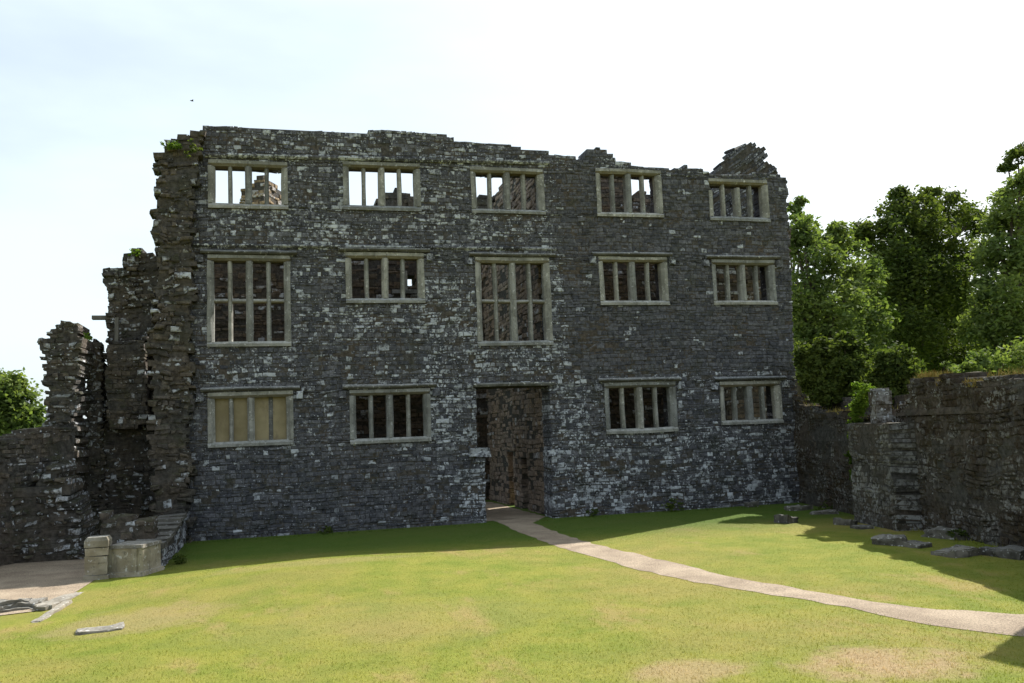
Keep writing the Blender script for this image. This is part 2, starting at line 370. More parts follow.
FAC = empty('ruined_facade', (7, FY, 0), 'tall three storey ruined stone house front with rows of empty mullioned windows', 'ruin')
def fl(mb_, name, mats, parent=FAC):          # build in world coordinates and hang under its thing
    o = mb_.build(name, mats); o.parent = parent; o.matrix_parent_inverse = Matrix.Translation(parent.location).inverted() if parent.type == 'EMPTY' and parent.rotation_euler.z == 0 else parent.matrix_world.inverted()
    return o
def zone_fac(x, z):
    nz = .5 + .5*math.sin(x*1.7+z*.9)*math.sin(z*1.3-x*.4+1)
    q = .12 + .14*nz
    if 4.2 < x < 6.0 and z < 7.5: q += .30
    if 8.1 < x < 9.4 and z < 8: q += .28
    if x > 8.8 and 4.4 < z < 11: q *= .18
    if x > 8.8 and z < 2.6: q += .22
    if x < 5 and z > 8.3: q += .16
    if z > 11.1: q += .1
    if x < 5.5 and z < 2.2: q *= .45
    for k in ('M1', 'M2', 'M3', 'T3'):
        a, b, c, d = WIN[k]
        if a-.1 < x < b+.1 and c-.9 < z < c: q += .25
    if 5.2 < x < 6.0 and .2 < z < 1.7: q = .85
    return (min(q, .9)*.95, min(.75, q*.8 + .22 if not (x > 8.8 and 4.4 < z < 11) else .16))
top = [(188, 545), (190, 300), (186, 160), (200, 129), (209, 126), (300, 130), (380, 132), (446, 135), (452, 139), (500, 142), (521, 147), (524, 151), (548, 152), (552, 156), (573, 157), (582, 161), (588, 150), (600, 148), (609, 152), (616, 161), (640, 166), (664, 167), (672, 169), (686, 166), (700, 168), (712, 175), (745, 176), (760, 172), (777, 174), (787, 178)]
poly = pxpoly(top, FY) + [(16.95, 8), (16.75, -.3)]
poly[0] = (poly[0][0], -.3)
holes = [(a+.05, b-.05, c+.05, d-.05) for a, b, c, d in WIN.values()]
holes += [(DOOR[0], DOOR[1], 1.9, DOOR[3]), (DOORLOW[0], DOORLOW[1], -.3, 1.9)]
mb = masonry(MB(), Vector((0, FY, 0)), X, Z, -Yv, .9, poly, holes, zone=zone_fac, seed=11, rag=.05, wd=(.09, .28), h=(.07, .15), dep=.013, joint=.003)
fl(mb, 'wall', [M['facade'], M['mortar']])
# torn left end of the front, teeth of stone sticking out
tl = [(150, 548), (151, 430), (149, 345), (156, 300), (155, 240), (155, 152), (161, 148), (166, 142), (175, 140), (181, 133), (203, 130), (196, 160), (192, 300), (190, 548)]
pl = pxpoly(tl, FY-.35)
pl[0] = (pl[0][0], -.3); pl[-1] = (pl[-1][0], -.3)
mb = masonry(MB(), Vector((0, FY-.35, 0)), X, Z, -Yv, .55, pl, zone=lambda x, z: (.16, .35), seed=5, rag=.12, dep=.07, wd=(.09, .3), h=(.07, .17), jit=.03, warp=.04, org=.09)
fl(mb, 'broken_end', [M['brown'], M['mortar']])
# moulded band under the top and ledge between the storeys
mb = MB()
def course_strip(mb, x0, x1, z, dz, h_, prot, r, gap=.003, skip=0.0):
    x = x0
    while x < x1:
        L_ = min(r.uniform(.5, 1.1), x1-x)
        zz = z + dz*(x-x0)
        if r.random() >= skip and L_ > .15:
            p = prot + r.uniform(-.03, .02); c_ = (r.random(), r.uniform(.3, 1) if r.random() < .45 else 0, .7)
            y0 = FY - p
            ring = lambda xx: [(xx, FY-.02, zz-h_/2), (xx, y0+.05, zz-h_/2), (xx, y0, zz-h_*.1), (xx, y0, zz+h_*.3), (xx, FY-.02, zz+h_/2)]
            mb.prism(ring(x+gap), ring(x+L_-gap), c_)
        x += L_
rr = random.Random(3)
a0, a1 = at(205, 155, FY), at(550, 163, FY)
course_strip(mb, a0.x, a1.x, a0.z, (a1.z-a0.z)/(a1.x-a0.x), .13, .11, rr, skip=0)
recalc(fl(mb, 'cornice', [M['facade']]))
mb = MB(); a0, a1 = at(192, 245, FY), at(556, 249, FY)
course_strip(mb, a0.x, a1.x, a0.z, (a1.z-a0.z)/(a1.x-a0.x), .10, .08, rr, skip=0)
recalc(fl(mb, 'string_course', [M['facade']]))

def bar_v(mb, x, hw, z0, z1, yf, yb, ch):        # upright stone bar with a chamfered front
    ring = lambda z: [(x-hw, yb, z), (x-hw, yf+ch, z), (x-hw*.42, yf, z), (x+hw*.42, yf, z), (x+hw, yf+ch, z), (x+hw, yb, z)]
    zz = z0; r = rng
    while zz < z1 - 1e-4:
        e = min(zz + r.uniform(.5, .9), z1)
        if z1 - e < .25: e = z1
        mb.prism(ring(zz), ring(e-.006 if e < z1 else e)); zz = e
def bar_h(mb, x0, x1, z0, z1, yf, yb, cut=None, chb=.05, cht=0):
    ring = lambda x: [(x, yb, z0), (x, yf+chb, z0), (x, yf, z0+chb), (x, yf, z1-cht), (x, yf+cht, z1), (x, yb, z1)]
    q = [x0] + (cut or []) + [x1]
    for a, b in zip(q, q[1:]): mb.prism(ring(a+.003), ring(b-.003))
def window(key, label=None, hood=True, tall=False, blocked=False, broken=False):
    a, b, c, d = WIN[key]; wdt = b-a; jw = .19; kw = .10; sw = .062; yf, yb = FY-.035, FY+.30
    mid = (a+b)/2
    mb = MB(); r = random.Random(key)
    mx = lambda: mid + r.uniform(-.05, .05)
    bar_h(mb, a, b, d-.17, d, yf, yb, [mx()], chb=.07)
    lj = d-.17 if not broken else d-.42
    for x0, x1, zt, sgn in ((a, a+jw, lj, 1), (b-jw, b, d-.17, -1)):
        xo, xi = (x0, x1) if sgn > 0 else (x1, x0)
        ring = lambda z: [(xo, yb, z), (xo, yf, z), (xo+sgn*.1, yf, z), (xi, yf+.11, z), (xi, yb, z)]
        zz = c+.15
        while zz < zt-1e-4:
            e = min(zz + r.uniform(.45, .8), zt)
            if zt-e < .25: e = zt
            mb.prism(ring(zz), ring(e-.005)); zz = e
    f = wear(recalc(fl(mb, 'window', M['lime'])))
    if label: f['label'] = label
    mb = MB(); bar_h(mb, a-.01, b+.01, c, c+.15, yf-.03, yb, [mx()], chb=.0, cht=.07); wear(recalc(fl(mb, 'sill', M['lime'], f)))
    z0, z1 = c+.15, d-.17
    mb = MB(); bar_v(mb, mid, kw, z0, z1 - (.12 if broken else 0), yf+.01, yb, .09); wear(recalc(fl(mb, 'king_mullion', M['lime'], f)))
    lw = (mid-kw - (a+jw))/2
    for k, x in enumerate(((a+jw+mid-kw)/2, (b-jw+mid+kw)/2)):
        if blocked and k == 1:
            mb = MB(); bar_v(mb, x+.01, sw*1.1, z0, z1, yf+.20, yb-.02, .03); o = recalc(fl(mb, 'mullion', M['hood'], f)); o['label'] = 'dark stained worn mullion of the blocked window'
            continue
        mb = MB(); bar_v(mb, x, sw, z0, z1, yf+.10, yb-.03, .06); wear(recalc(fl(mb, 'mullion', M['lime'], f)))
    if tall:
        zc = (z0+z1)/2 + .02
        xsn = [a+jw, (a+jw+mid-kw)/2, mid, (b-jw+mid+kw)/2, b-jw]
        hws = [0, sw, kw, sw, 0]
        for h2 in (0, 2):
            mb = MB()
            for i in (h2, h2+1): bar_h(mb, xsn[i]+hws[i]-.004, xsn[i+1]-hws[i+1]+.004, zc-.06, zc+.06, yf+.11, yb-.04, chb=.04, cht=.05)
            wear(recalc(fl(mb, 'transom', M['lime'], f)))
    if hood:
        mb = MB(); y0 = FY-.13; zt = d+.13; hx0, hx1 = a-.2, b+.2
        def drip(x0, x1):
            ring = lambda x: [(x, FY+.02, zt-.11), (x, y0+.05, zt-.11), (x, y0, zt-.06), (x, y0, zt-.03), (x, FY+.02, zt+.03)]
            mb.prism(ring(x0), ring(x1))
        n = 3; e = [hx0 + (hx1-hx0)*k/n + (r.uniform(-.1, .1) if 0 < k < n else 0) for k in range(n+1)]
        for p, q in zip(e, e[1:]): drip(p+.004, q-.004)
        wear(recalc(fl(mb, 'hood_mould', M['hood'], f)))
        for sx in (-1, 1):
            if r.random() < .2: continue
            xc = a-.2 if sx < 0 else b+.2
            mb = MB(); mb.box(xc-.11, xc+.09, FY-.10, FY+.02, d-.24, d-.02, (.5, r.uniform(0, 1), .5), j=.02, r=r)
            recalc(fl(mb, 'label_stop', M['facade'], f))
    if blocked:
        mb = MB(); mb.box(a+.06, b-.06, FY+.19, FY+.26, c+.1, d-.1)
        recalc(fl(mb, 'blocking_panel', M['panel'], f))['label'] = 'buff plaster panel blocking the window'
    return f
for k in WIN:
    window(k, hood=k[0] != 'T', tall=k in ('M1', 'M3'), blocked=k == 'B1', broken=k == 'T5',
           label={'B1': 'ground floor window blocked with buff plaster', 'M1': 'tall eight light window', 'M3': 'tall eight light window above the doorway', 'T5': 'window with a broken jamb under the gable'}.get(k))
# doorway lintel, quoins and the corbel stone
mb = MB()
ring = lambda x: [(x, FY+.35, DOOR[3]-.02), (x, FY-.12, DOOR[3]-.02), (x, FY-.16, DOOR[3]+.05), (x, FY-.14, DOOR[3]+.10), (x, FY+.35, DOOR[3]+.12)]
for p, q in ((DOOR[0]-.12, 6.9), (6.91, DOOR[1]+.16)): mb.prism(ring(p), ring(q))
wear(recalc(fl(mb, 'door_lintel', M['hood'])))
mb = MB(); c0 = at(470, 452, FY-.15)
mb.box(c0.x, c0.x+.62, FY-.2, FY+.5, c0.z-.16, c0.z+.13, (.6, .6, .8), j=.03); mb.box(c0.x+.18, c0.x+.5, FY-.1, FY+.4, c0.z-.34, c0.z-.17, (.3, .2, .5), j=.03)
recalc(fl(mb, 'corbel', [M['facade']]))
mb = MB(); q = at(565, 452, FY)
mb.box(DOOR[1]-.17, DOOR[1]+.18, FY-.05, FY+.4, q.z-.1, q.z+.08, (.4, .9, .6), j=.02)
recalc(fl(mb, 'quoin_stone', [M['facade']]))

# ------------------------------------------------------------------ ruins behind the front
def wallthing(name, label, cat, Y, pts, T, mat, seed, group=None, zone=None, ground=True, **kw):
    p = pxpoly(pts, Y)
    if not ground: p[0] = (p[0][0], -.3); p[-1] = (p[-1][0], -.3)
    if ground: p = [(a, -.3 if b < .8 else b) for a, b in p]
    root = empty(name, (sum(a for a, b in p)/len(p), Y, 0), label, cat, group)
    mb = masonry(MB(), Vector((0, Y, 0)), X, Z, -Yv, T, p, zone=zone or (lambda x, z: (.08, .25)), seed=seed, **kw)
    fl(mb, 'masonry', [mat, M['mortar']], root)
    return root
BY = 31.0
bp = [(165, 560), (165, 214), (215, 213), (300, 216), (345, 214), (420, 217), (465, 217), (478, 560)]
h0, h1 = at(407.5, 287, BY), at(414.5, 274.5, BY)
IW = wallthing('inner_wall', 'dark brown inner wall seen through the left windows of the front', 'ruin wall', BY, bp, .8, M['inner'], 21, h=(.08, .17), wd=(.14, .42), holes=[(h0.x, h1.x, h0.z, h1.z)])
mb = MB(); mb.box(h0.x-.12, h0.x, BY-.06, BY+.3, h0.z-.1, h1.z+.12); wear(recalc(fl(mb, 'window_jamb', M['lime'], IW)))
mb = MB(); mb.box(h0.x-.55, h1.x+.15, BY-.08, BY+.3, h0.z-.24, h0.z-.103); wear(recalc(fl(mb, 'window_sill', M['lime'], IW)))
bp = [(538, 560), (540, 224), (570, 222), (588, 178), (600, 174), (624, 174), (629, 190), (630, 216), (633, 198), (642, 191), (652, 194), (660, 201), (668, 212), (690, 222), (790, 228), (795, 560)]
wallthing('inner_wall', 'dark inner wall with a broken top behind the right windows of the front', 'ruin wall', BY, bp, .8, M['inner'], 22, h=(.08, .17), wd=(.14, .42))
# passage wall running back from the doorway
root = empty('passage_wall', (8.25, 31, 0), 'brown stone passage wall running back from the open doorway', 'ruin wall')
pp = [(-.05, -.3), (8.2, -.3), (8.2, 9.6), (6.6, 10.9), (5, 11.9), (3.2, 12.35), (1, 12.2), (-.05, 11.2)]
mb = masonry(MB(), Vector((8.22, 27.95, 0)), Yv, Z, -X, .7, pp, [(4.2, 5.0, -.3, 2.0), (2.3, 3.1, -.3, 1.8)], zone=lambda x, z: (.05, .2), seed=31, h=(.11, .2), wd=(.2, .5))
fl(mb, 'masonry', [M['passage'], M['mortar']], root)
root = empty('passage_end_wall', (6.5, 36.2, 0), 'shadowed end wall at the back of the doorway passage', 'ruin wall')
mb = masonry(MB(), Vector((0, 36.2, 0)), X, Z, -Yv, .8, [(6.3, -.3), (12, -.3), (12, 9.5), (8.2, 10), (6.3, 9.6)], seed=32, h=(.13, .22), wd=(.25, .6))
fl(mb, 'masonry', [M['inner'], M['mortar']], root)
# leaning gable of slanted stone courses
gp = [(704, 260), (704, 182), (714, 172), (722, 164), (729, 157), (734, 149), (741, 145), (752, 142), (757, 147), (765, 149), (768, 155), (766, 160), (772, 165), (775, 170), (780, 178), (780, 260)]
G = pxpoly(gp, 29.6); ca, sa = math.cos(R(33)), math.sin(R(33))
UU, VV = Vector((ca, 0, sa)), Vector((-sa, 0, ca))
Gr = [(a*ca+b*sa, -a*sa+b*ca) for a, b in G]
root = empty('broken_gable', (15.5, 29.6, 0), 'broken gable of slanted stone courses rising above the right end of the front', 'ruin wall')
mb = masonry(MB(), Vector((0, 29.6, 0)), UU, VV, -Yv, .7, Gr, seed=41, h=(.09, .15), wd=(.25, .7), rag=.08, dep=.035, org=.06, zone=lambda x, z: (.08, .5))
fl(mb, 'masonry', [M['facade'], M['mortar']], root)
mb = masonry(MB(), Vector((0, 29.7, 0)), X, Z, -Yv, .6, [(G[0][0]+.1, -.3), (G[-1][0]-.1, -.3), (G[-1][0]-.1, G[-1][1]+.1), (G[0][0]+.1, G[-1][1]+.1)], seed=42, h=(.12, .2), wd=(.25, .6))
fl(mb, 'lower_masonry', [M['inner'], M['mortar']], root)
# broken towers further back, their sunlit sides face right
def stub(name, label, pts, Y, T, seed, mat='brown'):
    return wallthing(name, label, 'ruin tower', Y, pts, T, M[mat], seed, group=None, ground=False, h=(.12, .24), wd=(.25, .6), rag=.16, dep=.06)
ra = R(27); UT, NTt = Vector((math.cos(ra), -math.sin(ra), 0)), Vector((-math.sin(ra), -math.cos(ra), 0)); PT = at(264, 200, 38); PT.z = 0
def tpx(u, v): q = onp(u, v, PT, NTt); return ((q-PT).dot(UT), q.z)
root = empty('tower_stub', PT, 'broken tower top with a sunlit side seen through the upper left window', 'ruin tower')
pt_ = [tpx(*q) for q in ((236, 260), (237, 203), (240, 201), (241, 190), (243, 188), (250, 184), (255, 178), (264, 177), (264, 260))]
pt_[0] = (pt_[0][0], -.3); pt_[-1] = (pt_[-1][0], -.3)
mb = masonry(MB(), PT, UT, Z, NTt, .35, pt_, seed=51, h=(.09, .2), wd=(.15, .45), rag=.1, dep=.05, rag_right=.02)
ps = [(0, -.3), (1.85, -.3), (1.8, pt_[-2][1]-.55), (1.3, pt_[-2][1]-.3), (.7, pt_[-2][1]-.05), (0, pt_[-2][1])]
mb = masonry(mb, PT - NTt*.36, -NTt, Z, UT, .5, ps, seed=54, h=(.09, .2), wd=(.15, .45), rag=.05, dep=.05)
fl(mb, 'masonry', [M['warm'], M['mortar']], root)
stub('tower_stub', 'low dark tower top seen through the second upper window', [(372, 330), (374, 202), (380, 193), (398, 190), (408, 191), (416, 196), (421, 213), (404, 216), (402, 330)], 40, 1.6, 52)
stub('tower_stub', 'jagged tower top seen through the left half of the middle upper window', [(474, 330), (476, 202), (483, 194), (490, 196), (492, 206), (497, 194), (505, 196), (506, 202), (514, 200), (516, 330)], 39, 1.2, 53)

# ------------------------------------------------------------------ ruins on the left
zl = lambda x, z: (.26, .6)
LT = wallthing('ruined_tower', 'tall jagged stump of a stone tower left of the front with a sunlit narrow side', 'ruin tower', 26.2,
     [(22, 575), (36, 470), (42, 430), (47, 395), (43, 372), (42, 340), (50, 334), (52, 325), (64, 321), (74, 322), (77, 330), (79, 338), (76, 380), (74, 430), (76, 575)], 1.7, M['brown'], 61, zone=zl, rag=.1, dep=.045, h=(.055, .14), wd=(.08, .27), warp=.03, org=.075, jit=.024)
wallthing('ruined_pier', 'slim broken pier of stone between the jagged tower stump and the darker wall', 'ruin wall', 28.0,
     [(80, 560), (88, 345), (94, 339), (101, 345), (103, 425), (104, 560)], .8, M['brown'], 62, zone=zl, rag=.06, dep=.05, h=(.055, .13), wd=(.08, .24), warp=.03, org=.075, jit=.024)
SW = wallthing('ruined_side_wall', 'stepped ruined wall rising in broken blocks at the left end of the front', 'ruin wall', 28.2,
     [(66, 560), (68, 436), (86, 430), (104, 427), (105, 350), (107, 342), (105, 300), (103, 270), (112, 264), (123, 268), (126, 253), (136, 249), (150, 254), (168, 262), (168, 560)], .8, M['brown'], 63, zone=zl, rag=.07, dep=.05, h=(.06, .14), wd=(.08, .27), warp=.03, org=.075, jit=.024)
p = pxpoly([(107, 426), (106, 345), (112, 342), (146, 338), (147, 420), (135, 427)], 27.6)
mb = masonry(MB(), Vector((0, 27.6, 0)), X, Z, -Yv, .62, p, seed=64, zone=lambda x, z: (.1, .4), rag=.05, dep=.03, h=(.06, .15), wd=(.08, .26), org=.05)
fl(mb, 'upper_block', [M['brown'], M['mortar']], SW)
mb = MB(); q = at(116, 336, 27.7); mb.box(q.x-.05, q.x+.05, 27.75, 27.85, q.z-.6, q.z+.55, j=.01); recalc(fl(mb, 'timber_post', M['timber'], SW))
mb = MB(); q = at(100, 317, 28.2); mb.box(q.x-.25, q.x+.35, 28.3, 28.5, q.z-.05, q.z+.06, j=.01); recalc(fl(mb, 'beam_stub', M['timber'], SW))
# courtyard wall running off to the left
P0, P1 = Vector((-5.3, 25.9, 0)), Vector((-7.4, 22.2, 0)); Ud = (P0-P1).normalized(); Nd = Vector((Ud.y, -Ud.x, 0))
def upv(u, v): q = onp(u, v, P1, Nd); return ((q-P1).dot(Ud), q.z)
root = empty('left_courtyard_wall', P1, 'low dark courtyard wall at the left edge below the far tree', 'wall')
q0, q1, q2 = upv(0, 441), upv(20, 437), upv(42, 428)
mb = masonry(MB(), P1, Ud, Z, Nd, .8, [(-3, -.3), (4.4, -.3), (4.4, q2[1]), (q2[0], q2[1]), q1, q0, (-3, q0[1]-.05)], seed=65, zone=lambda x, z: (.12, .45), rag=.03, h=(.06, .15), wd=(.09, .3), org=.05, dep=.03)
fl(mb, 'masonry', [M['brown'], M['mortar']], root)
# broken footing with white lichen in front of it
root = empty('broken_footing', (-6.2, 23.4, 0), 'broken wall footing stepping down left with white lichened stones below the tower stump', 'ruin wall')
mb = masonry(MB(), Vector((0, 24.3, 0)), X, Z, -Yv, 1.6, pxpoly([(-40, 590), (-40, 508), (8, 490), (30, 486), (40, 470), (52, 462), (62, 478), (74, 500), (84, 530), (88, 590)], 24.3), seed=66, zone=lambda x, z: (.3, .7), rag=.15, dep=.1, h=(.06, .15), wd=(.1, .32), warp=.04, org=.1)
fl(mb, 'masonry', [M['brown'], M['mortar']], root)
# low wall running out from the torn end
root = empty('low_wall', (-3.3, 22.6, 0), 'low broken wall stub behind the carved stone pier', 'wall')
mb = masonry(MB(), Vector((0, 22.4, 0)), X, Z, -Yv, .7, [(-4.0, -.3), (-2.85, -.3), (-2.85, .95), (-3.3, 1.0), (-3.4, 1.12), (-4.0, 1.15)], seed=67, zone=lambda x, z: (.2, .6), rag=.05, dep=.03, wd=(.1, .35), org=.05)
fl(mb, 'masonry', [M['brown'], M['mortar']], root)
root = empty('plinth_wall', (-2.75, 24, 0), 'low plinth with white lichened top running from the pedestal to the front', 'wall')
mb = masonry(MB(), Vector((-2.55, 21.3, 0)), Yv, Z, X, .6, [(0, -.3), (5.6, -.3), (5.6, .72), (3, .52), (0, .42)], seed=68, zone=lambda x, z: (.35, .8), rag=.03, dep=.04, h=(.1, .18))
fl(mb, 'masonry', [M['facade'], M['mortar']], root)
mb = MB(); x = 0
for k in range(7):
    L_ = .75; mb.box(-3.2, -2.5, 21.3+x, 21.3+x+L_-.02, .43+.05*k, .52+.05*k+rng.uniform(-.02, .03), (rng.random(), .7, .8), j=.025); x += L_
recalc(fl(mb, 'capping', [M['fallen']], root))
# carved pier and pedestal
q = gd(98, 578); root = empty('stone_pier', (q.x, q.y, 0), 'small pier of stacked dressed stone blocks with a rounded cap at the lawn edge', 'pier')
mb = MB(); z = -.03
for k, h_ in enumerate((.12, .25, .13, .18)):
    e = .215 if k else .24
    mb.box(q.x-e, q.x+e, q.y-e, q.y+e, z, z+h_-.008, j=.012); z += h_
recalc(fl(mb, 'blocks', M['warm_lime'], root))
mb = MB(); b0 = [(q.x+dx*.23, q.y+dy*.23, z) for dx, dy in ((-1, -1), (1, -1), (1, 1), (-1, 1))]; b1 = [(a, b, z+.13) for a, b, c in b0]; b2 = [(q.x+(a-q.x)*.82, q.y+(b-q.y)*.82, z+.2) for a, b, c in b0]
mb.prism(b0, b1); mb.prism(b1, b2); recalc(fl(mb, 'cap', M['warm_lime'], root))
q = gd(130, 577); root = empty('carved_pedestal', (q.x, q.y+.35, 0), 'broad carved stone pedestal with worn corner mouldings beside the small pier', 'pedestal')
mb = MB(); ang = R(-20); c2, s2 = math.cos(ang), math.sin(ang); ctr = Vector((q.x+.03, q.y+.42, 0))
def rect(hx, hy, z, ch=.0): return [tuple(ctr + Vector((c2*a-s2*b, s2*a+c2*b, z))) for a, b in ((-hx, -hy), (hx-ch, -hy), (hx, -hy+ch), (hx, hy), (-hx, hy))]
mb.prism(rect(.44, .46, -.03, .02), rect(.42, .44, .1, .02)); mb.prism(rect(.38, .40, .1, .025), rect(.37, .39, .58, .025)); recalc(fl(mb, 'body', M['warm_lime'], root))
mb = MB(); mb.prism(rect(.40, .42, .582, .02), rect(.38, .40, .65, .03)); recalc(fl(mb, 'top_slab', M['pale'], root))
for a in (-.33, .22):
    pz = [tuple(ctr + Vector((c2*(a+dx)-s2*(-.41+dy), s2*(a+dx)+c2*(-.41+dy), 0))) for dx, dy in ((-.05, -.03), (.05, -.03), (.05, .03), (-.05, .03))]
    mb = MB(); mb.prism([(u, v, .103) for u, v, z in pz], [(u, v, .575) for u, v, z in pz]); recalc(fl(mb, 'moulding', M['warm_lime'], root))

def rock(name, label, cat, x, y, sx, sy_, sz, rz, seed, group=None, mat='fallen', z=None, slabs=1):
    """an irregular broken block: a subdivided box pushed about, sitting in the grass"""
    import bmesh
    r = random.Random(seed); bm = bmesh.new()
    for s in range(slabs):
        g = bmesh.ops.create_cube(bm, size=1); vs = g['verts']
        k = 1 - .22*s
        for v in vs:
            v.co = Vector((v.co.x*sx*k + (r.uniform(-.1, .1)*sx if s else 0), v.co.y*sy_*k, (v.co.z+.5)*sz/slabs + s*sz/slabs*1.02))
    bmesh.ops.subdivide_edges(bm, edges=bm.edges[:], cuts=8, use_grid_fill=True)
    mn = min(sx, sy_, sz); off_ = Vector((seed*1.7, seed*.9, seed*.3))
    for v in bm.verts:
        c = v.co
        k = (abs(c.x)/(sx/2))**6 + (abs(c.y)/(sy_/2))**6 + (max(c.z-sz/2, 0)/(sz/2))**6
        if k > 1.15: c.x *= .95; c.y *= .95; c.z -= mn*.07
        c.x *= 1 + .16*mnoise.noise(Vector((c.y*2.5, 0, 0))+off_); c.y *= 1 + .22*mnoise.noise(Vector((c.x*2.5, 3, 0))+off_)
        v.co = c + mnoise.noise_vector(c*3.2+off_)*min(.06, mn*.35) + mnoise.noise_vector(c*9+off_)*min(.03, mn*.16)
        v.co.z *= 1 + .3*mnoise.noise(Vector((c.x*1.6, c.y*1.6, 7))+off_)
    me = bpy.data.meshes.new(name); bm.to_mesh(me); bm.free(); me.materials.append(M[mat])
    o = bpy.data.objects.new(name, me); COL.objects.link(o); o.location = (x, y, (hgt(x, y) if z is None else z)-.04); o.rotation_euler = (r.uniform(-.05, .05), r.uniform(-.05, .05), rz)
    return tag(o, label, cat, group)
def gpos(u, v): q = gd(u, v); return q.x, q.y
gl = 'loose stones at the edge of the gravel'
x, y = gpos(12, 606); rock('flat_rock', 'flat layered rock at the lower left edge on the gravel', 'stone', x, y, .9, .6, .2, .3, 1, gl, mat='pale', slabs=3)
x, y = gpos(30, 601); rock('flat_rock', 'pale smaller flat rock right behind the layered rock on the left', 'stone', x, y, .5, .35, .12, -.2, 2, gl, mat='pale')
x, y = gpos(101, 628); rock('flat_rock', 'pale flat stone sunk in the lawn at lower left', 'stone', x, y, .66, .42, .075, .15, 3, mat='pale')
a, b = gd(36, 618), gd(68, 601); d = b-a
rock('kerb_stone', 'narrow pale kerb stone lying along the lawn edge', 'kerb', (a.x+b.x)/2, (a.y+b.y)/2, d.length, .16, .075, math.atan2(d.y, d.x), 4, mat='pale')
a, b = gd(44, 606), gd(96, 582); d = b-a
rock('kerb_stone', 'long flat grey kerb between the gravel and the lawn', 'kerb', (a.x+b.x)/2, (a.y+b.y)/2, d.length, .32, .06, math.atan2(d.y, d.x), 5, mat='pale')

# ------------------------------------------------------------------ courtyard wall on the right
WA, WB = Vector((16.65, 26.9, 0)), Vector((12.9, 11.2, 0)); Ur = (WB-WA).normalized(); Nr = Vector((Ur.y, -Ur.x, 0))
if Nr.x > 0: Nr = -Nr
def wp(u, v): q = onp(u, v, WA, Nr); return ((q-WA).dot(Ur), q.z)
RW = empty('right_courtyard_wall', (14.5, 19, 0), 'high mossy courtyard wall on the right with a broken grassy top', 'wall')
Lr = (WB-WA).length
tp = [wp(*q) for q in ((800, 405), (812, 408), (835, 413), (856, 417), (880, 412), (905, 402), (908, 382), (920, 378), (945, 379), (958, 383), (975, 380), (1000, 377), (1023, 373))]
rb = random.Random(12); tq = []
for (a, za), (b, zb3) in zip(tp, tp[1:]):
    n_ = max(1, int((b-a)/.35))
    for k in range(n_): tq.append((a+(b-a)*k/n_, za+(zb3-za)*k/n_ + rb.uniform(-.14, .09)))
tp_line = tp; tp2 = tq + [tp[-1]]
zr = lambda x, z: (.10, .55)
pr = [(-.3, -.3), (-.3, at(795, 395, 27).z), (.2, at(797, 397, 26.8).z)] + tp2 + [(Lr, tp[-1][1]+.1), (Lr, -.3)]
mb = masonry(MB(), WA, Ur, Z, Nr, .9, pr, seed=71, zone=zr, rag=.06, dep=.022, h=(.07, .16), wd=(.12, .34), joint=.002, jit=.025, warp=.025, org=.07)
fl(mb, 'masonry', [M['mossy'], M['mortar']], RW)
# rear half of the wall stands higher by the front
mb = masonry(MB(), WA - Nr*.9, Ur, Z, Nr, .5, [(.3, 1.5), (6.2, 1.5), (6.2, tp[3][1]+.5), (3, tp[3][1]+.42), (.3, tp[0][1]+.45)], seed=72, zone=lambda x, z: (.1, .3), rag=.05)
fl(mb, 'rear_course', [M['brown'], M['mortar']], RW)
# buttress
b0, b1 = gd(858, 521), gd(914, 531); s0, s1 = (b0-WA).dot(Ur), (b1-WA).dot(Ur)
off = .62
ztop = onp(885, 424, WA+Nr*off, Nr).z
mb = masonry(MB(), WA + Nr*off, Ur, Z, Nr, off+.06, [(s0, -.3), (s1, -.3), (s1-.04, ztop), (s0+.04, ztop)], seed=73, zone=lambda x, z: (.3, .8), rag=.05, dep=.022, h=(.07, .15), wd=(.12, .32), joint=.002, jit=.02, org=.05)
fl(mb, 'buttress', [M['butt'], M['mortar']], RW)
q = onp(882, 421, WA+Nr*.25, Nr); hp = onp(882, 388, WA+Nr*.25, Nr).z
mb = MB(); zz = q.z-.1
while zz < hp:
    h_ = rng.uniform(.2, .35); s_ = .2 + rng.uniform(-.03, .02)
    ring = lambda z: [tuple(Vector((q.x, q.y, z)) + Ur*a*s_ + Nr*b*s_) for a, b in ((-1, 1), (1, 1), (1, -1), (-1, -1))]
    mb.prism(ring(zz), ring(min(zz+h_-.01, hp)), (rng.random(), .3, .6)); zz += h_
recalc(fl(mb, 'stone_post', [M['brown']], RW))
# corner of the gate tower beside the camera: only its shadow reaches the picture
root = empty('gate_tower', (15, 10, 0), 'corner of the gate tower just beyond the right edge, casting a shadow on the path', 'tower')
tipx, tipy, hh = 7.45, 8.62, 5.9
bx, by = tipx + SUN.x/SUN.z*hh, tipy + SUN.y/SUN.z*hh
mb = masonry(MB(), Vector((bx, by, 0)), Vector((.2, -.98, 0)).normalized(), Z, Vector((-.98, -.2, 0)).normalized(), 2.6, [(0, -.3), (7, -.3), (7, hh), (0, hh)], seed=74, h=(.18, .28), wd=(.35, .8), rag=.03)
fl(mb, 'masonry', [M['brown'], M['mortar']], root)

